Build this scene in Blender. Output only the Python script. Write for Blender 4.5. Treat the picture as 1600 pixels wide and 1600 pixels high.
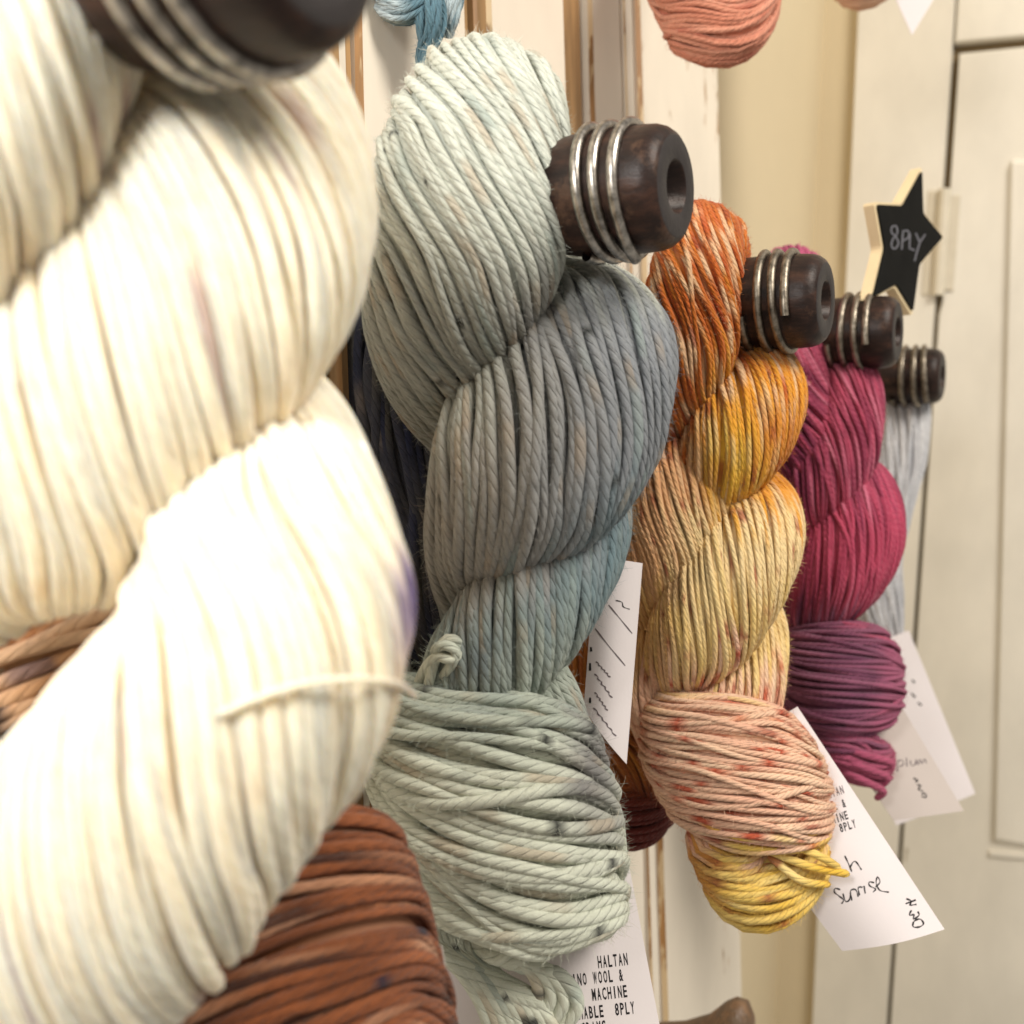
import bpy, math, random
import numpy as np
from mathutils import Vector, Matrix

for o in list(bpy.data.objects):
    bpy.data.objects.remove(o)
scene = bpy.context.scene
coll = scene.collection
PI = math.pi

# ------------------------------------------------------------------ camera
F_PX, CX, CY = 1660.0, 800.0, 800.0            # focal length in photograph pixels
CAM = np.array([0.0, 0.0, 1.40])
YAW, PITCH, ROLL = math.radians(30), math.radians(3.0), math.radians(2.0)
CR = (Matrix.Rotation(YAW, 3, 'Z') @ Matrix.Rotation(PI/2 - PITCH, 3, 'X') @ Matrix.Rotation(ROLL, 3, 'Z'))
RGT, UPV, BCK = [np.array(CR.col[i]) for i in range(3)]
cd = bpy.data.cameras.new('camera')
cam = bpy.data.objects.new('camera', cd)
coll.objects.link(cam)
cam.matrix_world = Matrix.Translation(CAM) @ CR.to_4x4()
cd.sensor_width = 36.0
cd.lens = 36.0 * F_PX / 1600.0
cd.clip_start, cd.clip_end = 0.01, 50
cd.dof.use_dof = True
cd.dof.focus_distance = 0.41
cd.dof.aperture_fstop = 10.0
scene.camera = cam

# ------------------------------------------------------------------ world and lamps
world = bpy.data.worlds.new('World')
scene.world = world
world.use_nodes = True
bg = world.node_tree.nodes['Background']
bg.inputs[0].default_value = (1.0, 0.92, 0.81, 1)
bg.inputs[1].default_value = 0.38

def area(name, loc, target, size, power, col):
    l = bpy.data.lights.new(name, 'AREA')
    l.shape = 'DISK'; l.size = size; l.energy = power; l.color = col
    o = bpy.data.objects.new(name, l)
    coll.objects.link(o)
    o.location = loc
    o.rotation_euler = (Vector(target) - Vector(loc)).to_track_quat('-Z', 'Y').to_euler()
    return o

area('ceiling_lamp', (1.05, 0.05, 2.70), (-0.2, 0.5, 1.35), 0.8, 36, (1.0, 0.93, 0.83))
area('table_lamp', (-0.13, -0.20, 1.62), (-0.15, 0.25, 1.33), 0.16, 2.6, (1.0, 0.98, 0.95))

scene.view_settings.view_transform = 'Standard'
scene.view_settings.look = 'None'
scene.view_settings.exposure = 0.0
scene.view_settings.gamma = 1.0
scene.view_settings.use_curve_mapping = False

# ------------------------------------------------------------------ helpers
def P(px, py, d):
    return CAM + RGT*((px-CX)/F_PX*d) - UPV*((py-CY)/F_PX*d) - BCK*d

def ray(px, py):
    v = RGT*((px-CX)/F_PX) - UPV*((py-CY)/F_PX) - BCK
    return v

def on_plane(px, py, p0, n):
    v = ray(px, py)
    t = np.dot(p0-CAM, n)/np.dot(v, n)
    return CAM + v*t

def to_px(W):
    L = W - CAM
    z = -(L @ BCK)
    return CX + (L @ RGT)/z*F_PX, CY - (L @ UPV)/z*F_PX

def lin(c):
    c = np.asarray(c, float)/255.0
    return np.where(c <= 0.04045, c/12.92, ((c+0.055)/1.055)**2.4)

def tag(o, label=None, cat=None, group=None, kind=None):
    if label: o['label'] = label
    if cat: o['category'] = cat
    if group: o['group'] = group
    if kind: o['kind'] = kind
    return o

def empty(name, loc, label, cat, group=None):
    o = bpy.data.objects.new(name, None)
    o.empty_display_size = 0.02
    o.location = loc
    coll.objects.link(o)
    return tag(o, label, cat, group)

def link(name, me, mat, parent=None):
    o = bpy.data.objects.new(name, me)
    coll.objects.link(o)
    if mat is not None and not len(me.materials):
        me.materials.append(mat)
    if parent is not None:
        o.parent = parent
        top = parent
        while top.parent is not None: top = top.parent
        # only the root carries an offset: cancel it so that mesh data stay in world space
        if parent is top:
            o.matrix_parent_inverse = Matrix.Translation(-Vector(top.location))
    return o

def np_mesh(name, V, Fq, col=None, uv=None, smooth=True):
    """V (n,3), Fq (m,4) quads, col (n,3) linear per vertex, uv (m*4,2) per loop"""
    me = bpy.data.meshes.new(name)
    V = np.asarray(V, np.float32); Fq = np.asarray(Fq, np.int32)
    me.vertices.add(len(V)); me.vertices.foreach_set('co', V.ravel())
    m = len(Fq)
    me.loops.add(m*4); me.loops.foreach_set('vertex_index', Fq.ravel())
    me.polygons.add(m)
    me.polygons.foreach_set('loop_start', np.arange(0, m*4, 4, dtype=np.int32))
    me.polygons.foreach_set('loop_total', np.full(m, 4, np.int32))
    if smooth:
        me.polygons.foreach_set('use_smooth', np.ones(m, bool))
    if uv is not None:
        l = me.uv_layers.new(name='UVMap')
        l.data.foreach_set('uv', np.asarray(uv, np.float32).ravel())
    me.update(calc_edges=True)
    if col is not None:
        a = me.color_attributes.new('Col', 'FLOAT_COLOR', 'POINT')
        c4 = np.ones((len(V), 4), np.float32); c4[:, :3] = col
        a.data.foreach_set('color', c4.ravel())
    me.validate()
    return me

def py_mesh(name, V, F, smooth=False):
    me = bpy.data.meshes.new(name)
    me.from_pydata([tuple(map(float, v)) for v in V], [], F)
    if smooth:
        me.polygons.foreach_set('use_smooth', np.ones(len(me.polygons), bool))
    me.update()
    return me

# ------------------------------------------------------------------ materials
class NT:
    def __init__(s, name):
        s.m = bpy.data.materials.new(name); s.m.use_nodes = True
        s.t = s.m.node_tree; s.b = s.t.nodes['Principled BSDF']
    def n(s, typ, **kw):
        x = s.t.nodes.new(typ)
        for k, v in kw.items(): setattr(x, k, v)
        return x
    def l(s, a, b): s.t.links.new(a, b)
    def math(s, op, a, b=None, c=None):
        x = s.n('ShaderNodeMath', operation=op)
        for i, v in enumerate((a, b, c)):
            if v is None: continue
            if isinstance(v, (int, float)): x.inputs[i].default_value = v
            else: s.l(v, x.inputs[i])
        return x.outputs[0]
    def mix(s, f, a, b):
        x = s.n('ShaderNodeMix', data_type='RGBA')
        for i, v in ((0, f), (6, a), (7, b)):
            if isinstance(v, (int, float)): x.inputs[i].default_value = v
            elif isinstance(v, (tuple, list, np.ndarray)): x.inputs[i].default_value = tuple(v)[:3] + (1,)
            else: s.l(v, x.inputs[i])
        return x.outputs[2]
    def noise(s, scale, detail=3, vec=None, rough=0.5):
        x = s.n('ShaderNodeTexNoise'); x.inputs['Scale'].default_value = scale
        x.inputs['Detail'].default_value = detail; x.inputs['Roughness'].default_value = rough
        if vec is not None: s.l(vec, x.inputs['Vector'])
        return x.outputs['Fac']
    def ramp(s, f, stops):
        x = s.n('ShaderNodeValToRGB')
        e = x.color_ramp.elements
        while len(e) < len(stops): e.new(0.5)
        for i, (p, c) in enumerate(stops):
            e[i].position = p
            e[i].color = (c, c, c, 1) if isinstance(c, (int, float)) else tuple(c)[:3] + (1,)
        s.l(f, x.inputs[0])
        return x.outputs[0]
    def bump(s, h, strength, dist, prev=None):
        x = s.n('ShaderNodeBump'); x.inputs['Strength'].default_value = strength
        x.inputs['Distance'].default_value = dist
        s.l(h, x.inputs['Height'])
        if prev is not None: s.l(prev, x.inputs['Normal'])
        return x.outputs[0]
    def objvec(s, scale=(1, 1, 1)):
        tc = s.n('ShaderNodeTexCoord'); mp = s.n('ShaderNodeMapping')
        mp.inputs['Scale'].default_value = scale
        s.l(tc.outputs['Object'], mp.inputs[0])
        return mp.outputs[0]

def yarn_material(name, bump_dist, sss, plies=4):
    t = NT(name)
    at = t.n('ShaderNodeAttribute'); at.attribute_name = 'Col'
    uv = t.n('ShaderNodeUVMap'); uv.uv_map = 'UVMap'
    sx = t.n('ShaderNodeSeparateXYZ'); t.l(uv.outputs[0], sx.inputs[0])
    ph = t.math('ADD', sx.outputs[0], t.math('MULTIPLY', sx.outputs[1], plies))
    fr = t.math('FRACT', ph)
    d = t.math('SUBTRACT', t.math('MULTIPLY', fr, 2.0), 1.0)
    h = t.math('SQRT', t.math('MAXIMUM', t.math('SUBTRACT', 1.0, t.math('MULTIPLY', d, d)), 0.0))
    # fibre streaks along the ply
    cv = t.n('ShaderNodeCombineXYZ')
    t.l(t.math('MULTIPLY', ph, 5.0), cv.inputs[0])
    t.l(t.math('MULTIPLY', t.math('SUBTRACT', sx.outputs[0], t.math('MULTIPLY', sx.outputs[1], plies)), 0.5), cv.inputs[1])
    fib = t.noise(1.6, 3, cv.outputs[0], 0.6)
    fz = t.noise(2600, 2, t.objvec())
    hh = t.math('ADD', t.math('MULTIPLY', h, 0.8), t.math('ADD', t.math('MULTIPLY', fib, 0.55), t.math('MULTIPLY', fz, 0.35)))
    t.l(t.bump(hh, 0.9, bump_dist), t.b.inputs['Normal'])
    # each ply takes the dye a little differently, and the dye pools unevenly
    cv2 = t.n('ShaderNodeCombineXYZ')
    t.l(t.math('FLOOR', ph), cv2.inputs[0])
    wn = t.n('ShaderNodeTexWhiteNoise', noise_dimensions='1D'); t.l(t.math('FLOOR', ph), wn.inputs['W'])
    pool = t.noise(220, 3, t.objvec(), 0.6)
    fib2 = t.math('ADD', t.math('MULTIPLY', fib, 0.45), t.math('ADD', t.math('MULTIPLY', wn.outputs[0], 0.15), t.math('MULTIPLY', pool, 0.40)))
    var = t.n('ShaderNodeMapRange'); t.l(fib2, var.inputs[0])
    var.inputs[1].default_value = 0.25; var.inputs[2].default_value = 0.75
    var.inputs[3].default_value = 0.80; var.inputs[4].default_value = 1.18
    mul = t.n('ShaderNodeMix', data_type='RGBA', blend_type='MULTIPLY')
    mul.inputs[0].default_value = 1.0
    t.l(at.outputs['Color'], mul.inputs[6])
    cb = t.n('ShaderNodeCombineXYZ')
    for i in range(3): t.l(var.outputs[0], cb.inputs[i])
    t.l(cb.outputs[0], mul.inputs[7])
    t.l(mul.outputs[2], t.b.inputs['Base Color'])
    t.b.inputs['Roughness'].default_value = 0.95
    t.b.inputs['Specular IOR Level'].default_value = 0.0
    t.b.inputs['Subsurface Weight'].default_value = 0.65 if sss else 0.0
    t.b.inputs['Subsurface Radius'].default_value = (1.0, 0.72, 0.45)
    t.b.inputs['Subsurface Scale'].default_value = sss
    t.b.inputs['Sheen Weight'].default_value = 0.15
    t.b.inputs['Sheen Roughness'].default_value = 0.5
    return t.m

YARN = {k: yarn_material('yarn_' + k, d, q) for k, d, q in (('near', 0.00040, 0.0055), ('mid', 0.0011, 0), ('fine', 0.0008, 0))}

def painted(name, paint, wood, wear, gloss=0.55):
    """cream paint over pine, worn through in streaks along the grain"""
    t = NT(name)
    v = t.objvec((1, 1, 0.07))
    g = t.noise(120, 4, v, 0.6)
    big = t.noise(9, 3, t.objvec((1, 1, 0.35)))
    small = t.noise(55, 4, t.objvec((1, 1, 0.25)), 0.65)
    m = t.math('ADD', t.math('MULTIPLY', small, 0.7), t.math('MULTIPLY', big, 0.3))
    mask = t.ramp(m, [(wear-0.02, 1.0), (wear+0.015, 0.0)])
    wcol = t.ramp(g, [(0.3, lin(wood)*0.55), (0.55, lin(wood)), (0.75, lin(wood)*1.45)])
    pn = t.noise(14, 4, t.objvec((1, 1, 0.5)), 0.6)
    pcol = t.ramp(pn, [(0.3, lin(paint)*0.90), (0.7, lin(paint)*1.05)])
    t.l(t.mix(mask, pcol, wcol), t.b.inputs['Base Color'])
    t.b.inputs['Roughness'].default_value = gloss
    h = t.math('ADD', t.math('MULTIPLY', g, 0.5), t.math('MULTIPLY', mask, -1.0))
    t.l(t.bump(h, 0.5, 0.0006), t.b.inputs['Normal'])
    return t.m

PAINT = painted('cream_paint', (230, 221, 205), (165, 125, 80), 0.365)
WORN = painted('worn_edge', (205, 180, 140), (160, 118, 70), 0.50)
BARE = painted('bare_pine', (190, 162, 120), (160, 126, 84), 0.62, 0.7)
CUPB = painted('cupboard_paint', (234, 229, 217), (205, 192, 165), 0.33, 0.45)

def plain(name, col, rough=0.6, var=0.08, scale=8, spec=0.3, bump=0.0, bscale=200):
    t = NT(name)
    n = t.noise(scale, 4, t.objvec(), 0.6)
    t.l(t.ramp(n, [(0.3, lin(col)*(1-var)), (0.7, lin(col)*(1+var))]), t.b.inputs['Base Color'])
    t.b.inputs['Roughness'].default_value = rough
    t.b.inputs['Specular IOR Level'].default_value = spec
    if bump:
        t.l(t.bump(t.noise(bscale, 4, t.objvec()), 0.6, bump), t.b.inputs['Normal'])
    return t.m

WALL = plain('tan_wall', (213, 198, 167), 0.85, 0.03, 5, 0.2, 0.0004, 160)
DARKGAP = plain('gap_shade', (120, 104, 78), 0.9)  # shade in the door gap, put into the backing's colour
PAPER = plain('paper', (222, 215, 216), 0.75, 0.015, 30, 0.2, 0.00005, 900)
PAPER_SHADED = plain('paper_shaded', (196, 186, 180), 0.75, 0.02, 30, 0.2, 0.00005, 900)  # shaded copy of the white paper: shade put into the tag colour
INK = plain('black_ink', (28, 26, 30), 0.6)
PENCIL = plain('grey_ink', (105, 95, 100), 0.7)
CHALKB = plain('chalkboard', (22, 22, 21), 0.9, 0.2, 60, 0.1)
CHALK = plain('chalk', (105, 105, 112), 0.95, 0.35, 900)
STARWOOD = plain('star_plywood', (228, 208, 168), 0.7, 0.06, 40)
METALW = plain('hinge_paint', (214, 206, 188), 0.4, 0.05, 60)

def knob_wood():
    t = NT('dark_stained_wood')
    g = t.noise(170, 5, t.objvec((0.25, 1, 1)), 0.65)
    s = t.noise(90, 5, t.objvec(), 0.7)
    c = t.ramp(g, [(0.3, lin((26, 18, 16))), (0.5, lin((42, 29, 25))), (0.72, lin((70, 47, 37)))])
    scuff = t.ramp(s, [(0.55, 0.0), (0.68, 1.0)])
    t.l(t.mix(t.math('MULTIPLY', scuff, 0.35), c, tuple(lin((112, 84, 66)))), t.b.inputs['Base Color'])
    t.b.inputs['Roughness'].default_value = 0.42
    t.b.inputs['Specular IOR Level'].default_value = 0.25
    t.l(t.bump(t.math('ADD', g, s), 0.6, 0.0006), t.b.inputs['Normal'])
    return t.m
KNOB = knob_wood()
FACE = plain('end_grain', (50, 46, 46), 0.6, 0.15, 160, 0.3, 0.0003, 500)

def wire_mat(name, col, rough):
    t = NT(name)
    n = t.noise(300, 4, t.objvec(), 0.7)
    t.l(t.ramp(n, [(0.35, lin(col)*0.35), (0.6, lin(col))]), t.b.inputs['Base Color'])
    t.b.inputs['Metallic'].default_value = 1.0
    t.b.inputs['Roughness'].default_value = rough
    return t.m
WIRE = wire_mat('steel_wire', (186, 180, 172), 0.33)
WIREB = wire_mat('brass_wire', (160, 150, 136), 0.45)

# ------------------------------------------------------------------ the setting
XB, LEAN = -0.262, 0.075                                  # front of the hanging board, leaning back
NB = np.array([1.0, 0.0, LEAN]); NB /= np.linalg.norm(NB)
PB = np.array([XB, 0.0, CAM[2]])
UB = np.array([-LEAN, 0.0, 1.0]); UB /= np.linalg.norm(UB)  # up along the board
XW, YC = -0.32, 1.20

def box(name, lo, hi, mat, parent=None):
    x0, y0, z0 = lo; x1, y1, z1 = hi
    V = [(x0,y0,z0),(x1,y0,z0),(x1,y1,z0),(x0,y1,z0),(x0,y0,z1),(x1,y0,z1),(x1,y1,z1),(x0,y1,z1)]
    F = [(0,3,2,1),(4,5,6,7),(0,1,5,4),(1,2,6,5),(2,3,7,6),(3,0,4,7)]
    return link(name, py_mesh(name, V, F), mat, parent)

tag(box('side_wall', (XW-0.06, -0.9, 0.3), (XW, YC+0.05, 2.6), WALL), kind='structure')
_v = ray(1360, 800); _x = CAM[0] + _v[0]*(YC/_v[1])
tag(box('end_wall', (XW, YC+0.012, 0.3), (_x, YC+0.05, 2.6), WALL), kind='structure')

# -------- hanging board made of planks
def board_y(px, py=100):
    return on_plane(px, py, PB, NB)[1]

def plank(y0, y1, thick, chamfer, mats, parent, proud=0.0, name='plank'):
    """bevelled vertical plank; thickness measured from the board's back at -18 mm"""
    xb, xf = -0.018, proud
    w0, w1 = -0.85, 0.85
    c = chamfer
    prof = [(xb, y0), (xf-c, y0), (xf, y0+c), (xf, y1-c), (xf-c, y1), (xb, y1)]
    NS = 24
    V, F, MI = [], [], []
    rnd = random.Random(int((y0+5)*1e5))
    k = len(prof)
    for i in range(NS+1):
        w = w0 + (w1-w0)*i/NS
        j = [rnd.uniform(-0.0007, 0.0007) for _ in range(4)]
        for q, (a, y) in enumerate(prof):
            yy = y + (j[0] if q in (1, 2) else j[1] if q in (3, 4) else 0)
            aa = a + (j[2]*0.6 if q in (1, 4) else 0)
            V.append(PB + NB*aa + np.array([0, yy, 0]) + UB*w)
    for i in range(NS):
        for q in range(k):
            a, b = i*k+q, i*k+(q+1) % k
            F.append((a, b, b+k, a+k)); MI.append(1 if q in (1, 3) else 0)
    F.append(tuple(range(k))[::-1]); MI.append(0)
    F.append(tuple(NS*k+q for q in range(k))); MI.append(0)
    me = py_mesh(name, V, F)
    for m in mats: me.materials.append(m)
    me.polygons.foreach_set('material_index', MI)
    return link(name, me, None, parent)

board = empty('hanging_board', tuple(PB + NB*-0.018 + UB*-0.85), 'distressed cream painted plank board that carries the wooden pegs', 'board')
PL = [  # pixel start, pixel end, proud, chamfer, bare wood?
    (-5200, 498, 0.0, 0.002, 0), (502, 520, 0.004, 0.0015, 1), (523, 538, 0.0015, 0.001, 0), (541, 560, -0.003, 0.001, 1),
    (563, 732, 0.0, 0.0022, 0), (736, 746, -0.004, 0.001, 1), (749, 766, -0.001, 0.0015, 1), (768, 886, 0.0, 0.0025, 0),
    (892, 922, -0.005, 0.002, 1), (926, 972, 0.0, 0.002, 0), (975, 987, 0.0015, 0.001, 0), (990, 998, -0.004, 0.001, 1),
    (1000, 1122, 0.0, 0.003, 0)]
for a, b, pr, ch, bare in PL:
    plank(board_y(a) if a > -5000 else -0.55, board_y(b), 0.018, ch, [BARE if bare else PAINT, WORN], board, pr)
bk = plank(-0.56, board_y(1118), 0, 0.002, [BARE, BARE], board, -0.010, 'backing')

# -------- cupboard at the end of the wall
PC, NC = np.array([0, YC, CAM[2]]), np.array([0.0, -1.0, 0.0])
def cq(name, pts, depth, back, mat, parent, bevel=0.002):
    """prism over a pixel quad on the cupboard front; depth = proud of the plane"""
    A = [on_plane(x, y, PC, NC) for x, y in pts]
    c = sum(A)/len(A)
    ins = [a + (c-a)/np.linalg.norm(c-a)*bevel*1.4 for a in A]
    n = len(A)
    V = [a + NC*(-back) for a in A] + [a + NC*(depth-bevel) for a in A] + [a + NC*depth for a in ins]
    F = []
    for r in range(2):
        for i in range(n):
            j = (i+1) % n
            F.append((r*n+i, r*n+j, (r+1)*n+j, (r+1)*n+i))
    F.append(tuple(2*n+i for i in range(n)))
    F.append(tuple(range(n))[::-1])
    return link(name, py_mesh(name, V, F), mat, parent)

def lerp(a, b, t): return a + (b-a)*t
def lx(y, p, q):  # x on the pixel line p-q at height y
    return p[0] + (q[0]-p[0])*(y-p[1])/(q[1]-p[1])
SL = ((1342, 0), (1274, 1500))       # left edge of the face frame
GL = ((1490, 75), (1394, 1500))      # gap between frame and door
T, B = -500, 2200
cup = empty('cupboard', tuple(on_plane(1400, 1600, PC, NC)), 'cream painted built in cupboard with hinged door beyond the board', 'cupboard')
cq('stile', [(lx(T,*SL), T), (lx(B,*SL), B), (lx(B,*GL)-3, B), (lx(T,*GL)-3, T)], 0.0, 0.03, CUPB, cup)
cq('top_rail', [(lx(T,*GL), T), (lx(66,*GL), 66), (2300, -10), (2300, T)], -0.001, 0.03, CUPB, cup)
door = cq('door', [(lx(84,*GL)+9, 82), (lx(470,*GL)+8, 470), (lx(490,*GL)+4, 490), (lx(B,*GL)+3, B), (2300, B), (2300, -1)], -0.002, 0.02, CUPB, cup)
# stepped frame of the door panel
cq('panel_moulding', [(1582, 250), (1556, 1315), (1640, 1330), (1660, 250)], 0.004, 0.004, CUPB, door, 0.0035)
cq('kick_moulding', [(1545, 1330), (1545, 1337), (1700, 1350), (1700, 1343)], 0.001, 0.004, CUPB, door, 0.001)
cq('carcass', [(1360, T), (1360, B), (2300, B), (2300, T)], -0.031, 0.012, DARKGAP, cup)
def hinge(y0, y1, parent):
    h = cq('hinge', [(lx(y0,*GL)-22, y0), (lx(y1,*GL)-22, y1), (lx(y1,*GL)-4, y1), (lx(y0,*GL)-4, y0)], 0.002, 0.002, METALW, parent, 0.0008)
    cq('hinge_leaf', [(lx(y0,*GL)+9, y0+8), (lx(y1,*GL)+9, y1-8), (lx(y1,*GL)+26, y1-8), (lx(y0,*GL)+26, y0+8)], 0.001, 0.002, METALW, parent, 0.0008)
    # knuckle
    a, b = on_plane(lx(y0,*GL)+2, y0, PC, NC), on_plane(lx(y1,*GL)+2, y1, PC, NC)
    V, F = [], []
    for e, p in enumerate((a, b)):
        for k in range(12):
            V.append(p + np.array([0.0062*math.cos(k*PI/6), -0.003-0.0062*math.sin(k*PI/6), 0]))
    for k in range(12): F.append((k, (k+1) % 12, 12+(k+1) % 12, 12+k))
    F.append(tuple(range(12))); F.append(tuple(range(23, 11, -1)))
    link('hinge_knuckle', py_mesh('hinge_knuckle', V, F, False), METALW, parent)
hinge(297, 462, cup)

# ------------------------------------------------------------------ pegs
def lathe(name, axis_o, prof, mats, mi, parent, seg=48):
    ax = np.array([1.0, 0, 0]); u = np.array([0, 1.0, 0]); w = np.array([0, 0, 1.0])
    V, F, MI = [], [], []
    for x, r in prof:
        for k in range(seg):
            a = 2*PI*k/seg
            V.append(axis_o + ax*x + (u*math.cos(a) + w*math.sin(a))*max(r, 1e-5))
    for i in range(len(prof)-1):
        for k in range(seg):
            F.append((i*seg+k, i*seg+(k+1) % seg, (i+1)*seg+(k+1) % seg, (i+1)*seg+k)); MI.append(mi[i])
    me = py_mesh(name, V, F, True)
    for m in mats: me.materials.append(m)
    me.polygons.foreach_set('material_index', MI)
    return link(name, me, None, parent)

def tube_np(C, r, sides, ref=None):
    """plain tube with shared verts around path C; returns V, F, uv arc param"""
    C = np.asarray(C, float); n = len(C)
    T = np.gradient(C, axis=0); T /= np.linalg.norm(T, axis=1)[:, None] + 1e-12
    N = np.zeros_like(C)
    a = np.array([0.3, 0.2, 0.93]) if ref is None else ref
    v = a - T[0]*np.dot(a, T[0]); v /= np.linalg.norm(v); N[0] = v
    for i in range(1, n):
        v = N[i-1] - T[i]*np.dot(N[i-1], T[i]); N[i] = v/(np.linalg.norm(v)+1e-12)
    Bn = np.cross(T, N)
    ang = np.arange(sides)*2*PI/sides
    r = np.broadcast_to(np.asarray(r, float), (n,))
    V = (C[:, None, :] + r[:, None, None]*(np.cos(ang)[None, :, None]*N[:, None, :] + np.sin(ang)[None, :, None]*Bn[:, None, :])).reshape(-1, 3)
    i = np.arange(n-1)[:, None]; k = np.arange(sides)[None, :]; k2 = (k+1) % sides
    Fq = np.stack([i*sides+k, i*sides+k2, (i+1)*sides+k2, (i+1)*sides+k], -1).reshape(-1, 4)
    s = np.concatenate([[0], np.cumsum(np.linalg.norm(np.diff(C, axis=0), axis=1))])
    return V, Fq, s

RK = 0.0205
def peg(px, py, d, label, seed, wire):
    rnd = random.Random(seed)
    o = P(px, py, d)
    base = o.copy(); base[0] = PB[0] - LEAN*(o[2]-PB[2]) - 0.01
    root = empty('wooden_peg', tuple(base), label, 'peg', 'dark wooden pegs along the board')
    R = RK
    prof = [(-1.4, 0.0), (-1.4, .74), (-1.3, .82), (-1.0, .93), (-.75, .97), (-.55, .985), (.35, .985), (.40, .985), (.66, .965), (.78, .925), (.88, .85), (.925, .78), (.935, .75), (.935, .43), (.93, .42), (.92, .40), (.55, .37), (.53, 0.0)]
    mi = [0]*11 + [1]*3 + [0]*3
    lathe('bobbin', o, [(a*R, b*R) for a, b in prof], [KNOB, FACE], mi, root)
    L = o[0] - base[0]
    lathe('rod', o, [(-L, .0), (-L, .40*R), (-1.3*R, .40*R), (-1.3*R, 0)], [KNOB], [0, 0, 0], root, 24)
    n = 150; turns = 3.0
    a = np.linspace(0, turns*2*PI, n)
    a0 = rnd.uniform(3.2, 4.6)
    x = (-.62+rnd.uniform(-.06, .06))*R + rnd.uniform(.94, 1.08)*R*(a/a[-1])
    x = x + rnd.uniform(.03, .07)*R*np.sin(a*0.83+seed) + rnd.uniform(-.05, .05)*R*np.cos(a)
    rr = np.full(n, 1.035*R); rr[-6:] += np.linspace(0, .12*R, 6)
    C = np.stack([o[0]+x, o[1]+rr*np.cos(a+a0), o[2]+rr*np.sin(a+a0)], 1)
    V, Fq, s = tube_np(C, R*0.092, 10)
    link('wire_coil', np_mesh('wire_coil', V, Fq), wire, root)
    return root

peg(366, -80, 0.190, 'dark wooden peg with shiny wire above the cream skein', 1, WIRE)
peg(972, 300, 0.350, 'dark wooden peg with three steel wire rings holding the grey green skein', 2, WIRE)
peg(1222, 472, 0.466, 'dark wooden peg with dull worn wire holding the orange yellow skein', 3, WIREB)
peg(1348, 520, 0.60, 'dark brown wooden peg below the black star holding the plum skein', 4, WIREB)
peg(1429, 588, 0.775, 'small dark peg holding the pale grey skein next to the cupboard', 5, WIREB)

# ------------------------------------------------------------------ yarn
def catmull(Pc, n):
    Pc = np.asarray(Pc, float)
    Q = np.vstack([2*Pc[0]-Pc[1], Pc, 2*Pc[-1]-Pc[-2]])
    out = []
    m = len(Pc)-1
    for i in range(m):
        p0, p1, p2, p3 = Q[i], Q[i+1], Q[i+2], Q[i+3]
        t = np.linspace(0, 1, 40, endpoint=False)[:, None]
        out.append(0.5*((2*p1) + (-p0+p2)*t + (2*p0-5*p1+4*p2-p3)*t**2 + (-p0+3*p1-3*p2+p3)*t**3))
    out.append(Pc[-1:])
    D = np.vstack(out)
    s = np.concatenate([[0], np.cumsum(np.linalg.norm(np.diff(D[:, :3], axis=0), axis=1))])
    u = np.linspace(0, s[-1], n)
    return np.stack([np.interp(u, s, D[:, k]) for k in range(D.shape[1])], 1), s[-1]

def sn(t, rng, f):
    """smooth random signal, about -1..1"""
    o = np.zeros_like(t)
    for k in range(4):
        o += np.sin(t*f*rng.uniform(0.5, 1.9)*2*PI + rng.uniform(0, 6.28))*rng.uniform(0.3, 0.6)
    return o/1.3

def yarn_tube(C, r, colf, rng, pitch, sides=7, twist_sign=1):
    V, Fq, s = tube_np(C, r, sides)
    n = len(C)
    px, py = to_px(C)
    col = lin(np.clip(colf(px, py, s, rng), 4, 250))
    col = np.repeat(col, sides, axis=0)
    # uv: u along in ply pitches, v around
    i = np.arange(n-1)[:, None]; k = np.arange(sides)[None, :]
    u0 = np.broadcast_to((s[:-1]/pitch)[:, None], (n-1, sides)); u1 = np.broadcast_to((s[1:]/pitch)[:, None], (n-1, sides))
    v0 = np.broadcast_to(twist_sign*k/sides, (n-1, sides)); v1 = np.broadcast_to(twist_sign*(k+1)/sides, (n-1, sides))
    uv = np.stack([np.stack([u0, v0], -1), np.stack([u0, v1], -1), np.stack([u1, v1], -1), np.stack([u1, v0], -1)], 2).reshape(-1, 2)
    return V, Fq, col, uv

FUZZ = {}
def add_fuzz(root, C, r, rng, colf, dens):
    """short stray fibres standing off a strand"""
    s = np.concatenate([[0], np.cumsum(np.linalg.norm(np.diff(C, axis=0), axis=1))])
    m = int(s[-1]*dens)
    if m < 1: return
    u = rng.uniform(0, s[-1], m)
    B = np.stack([np.interp(u, s, C[:, k]) for k in range(3)], 1)
    d = rng.normal(size=(m, 3)); d /= np.linalg.norm(d, axis=1)[:, None]
    e = rng.normal(size=(m, 3)); e /= np.linalg.norm(e, axis=1)[:, None]
    L = r*rng.uniform(0.5, 2.0, m)[:, None]
    p0 = B + d*r*0.85; p1 = p0 + (d*0.6+e*0.8)*L*0.6; p2 = p1 + (d*0.1+e)*L*0.6
    FUZZ.setdefault(root.name, [root, []])[1].append((p0, p1, p2, u, colf, C, s))

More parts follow.
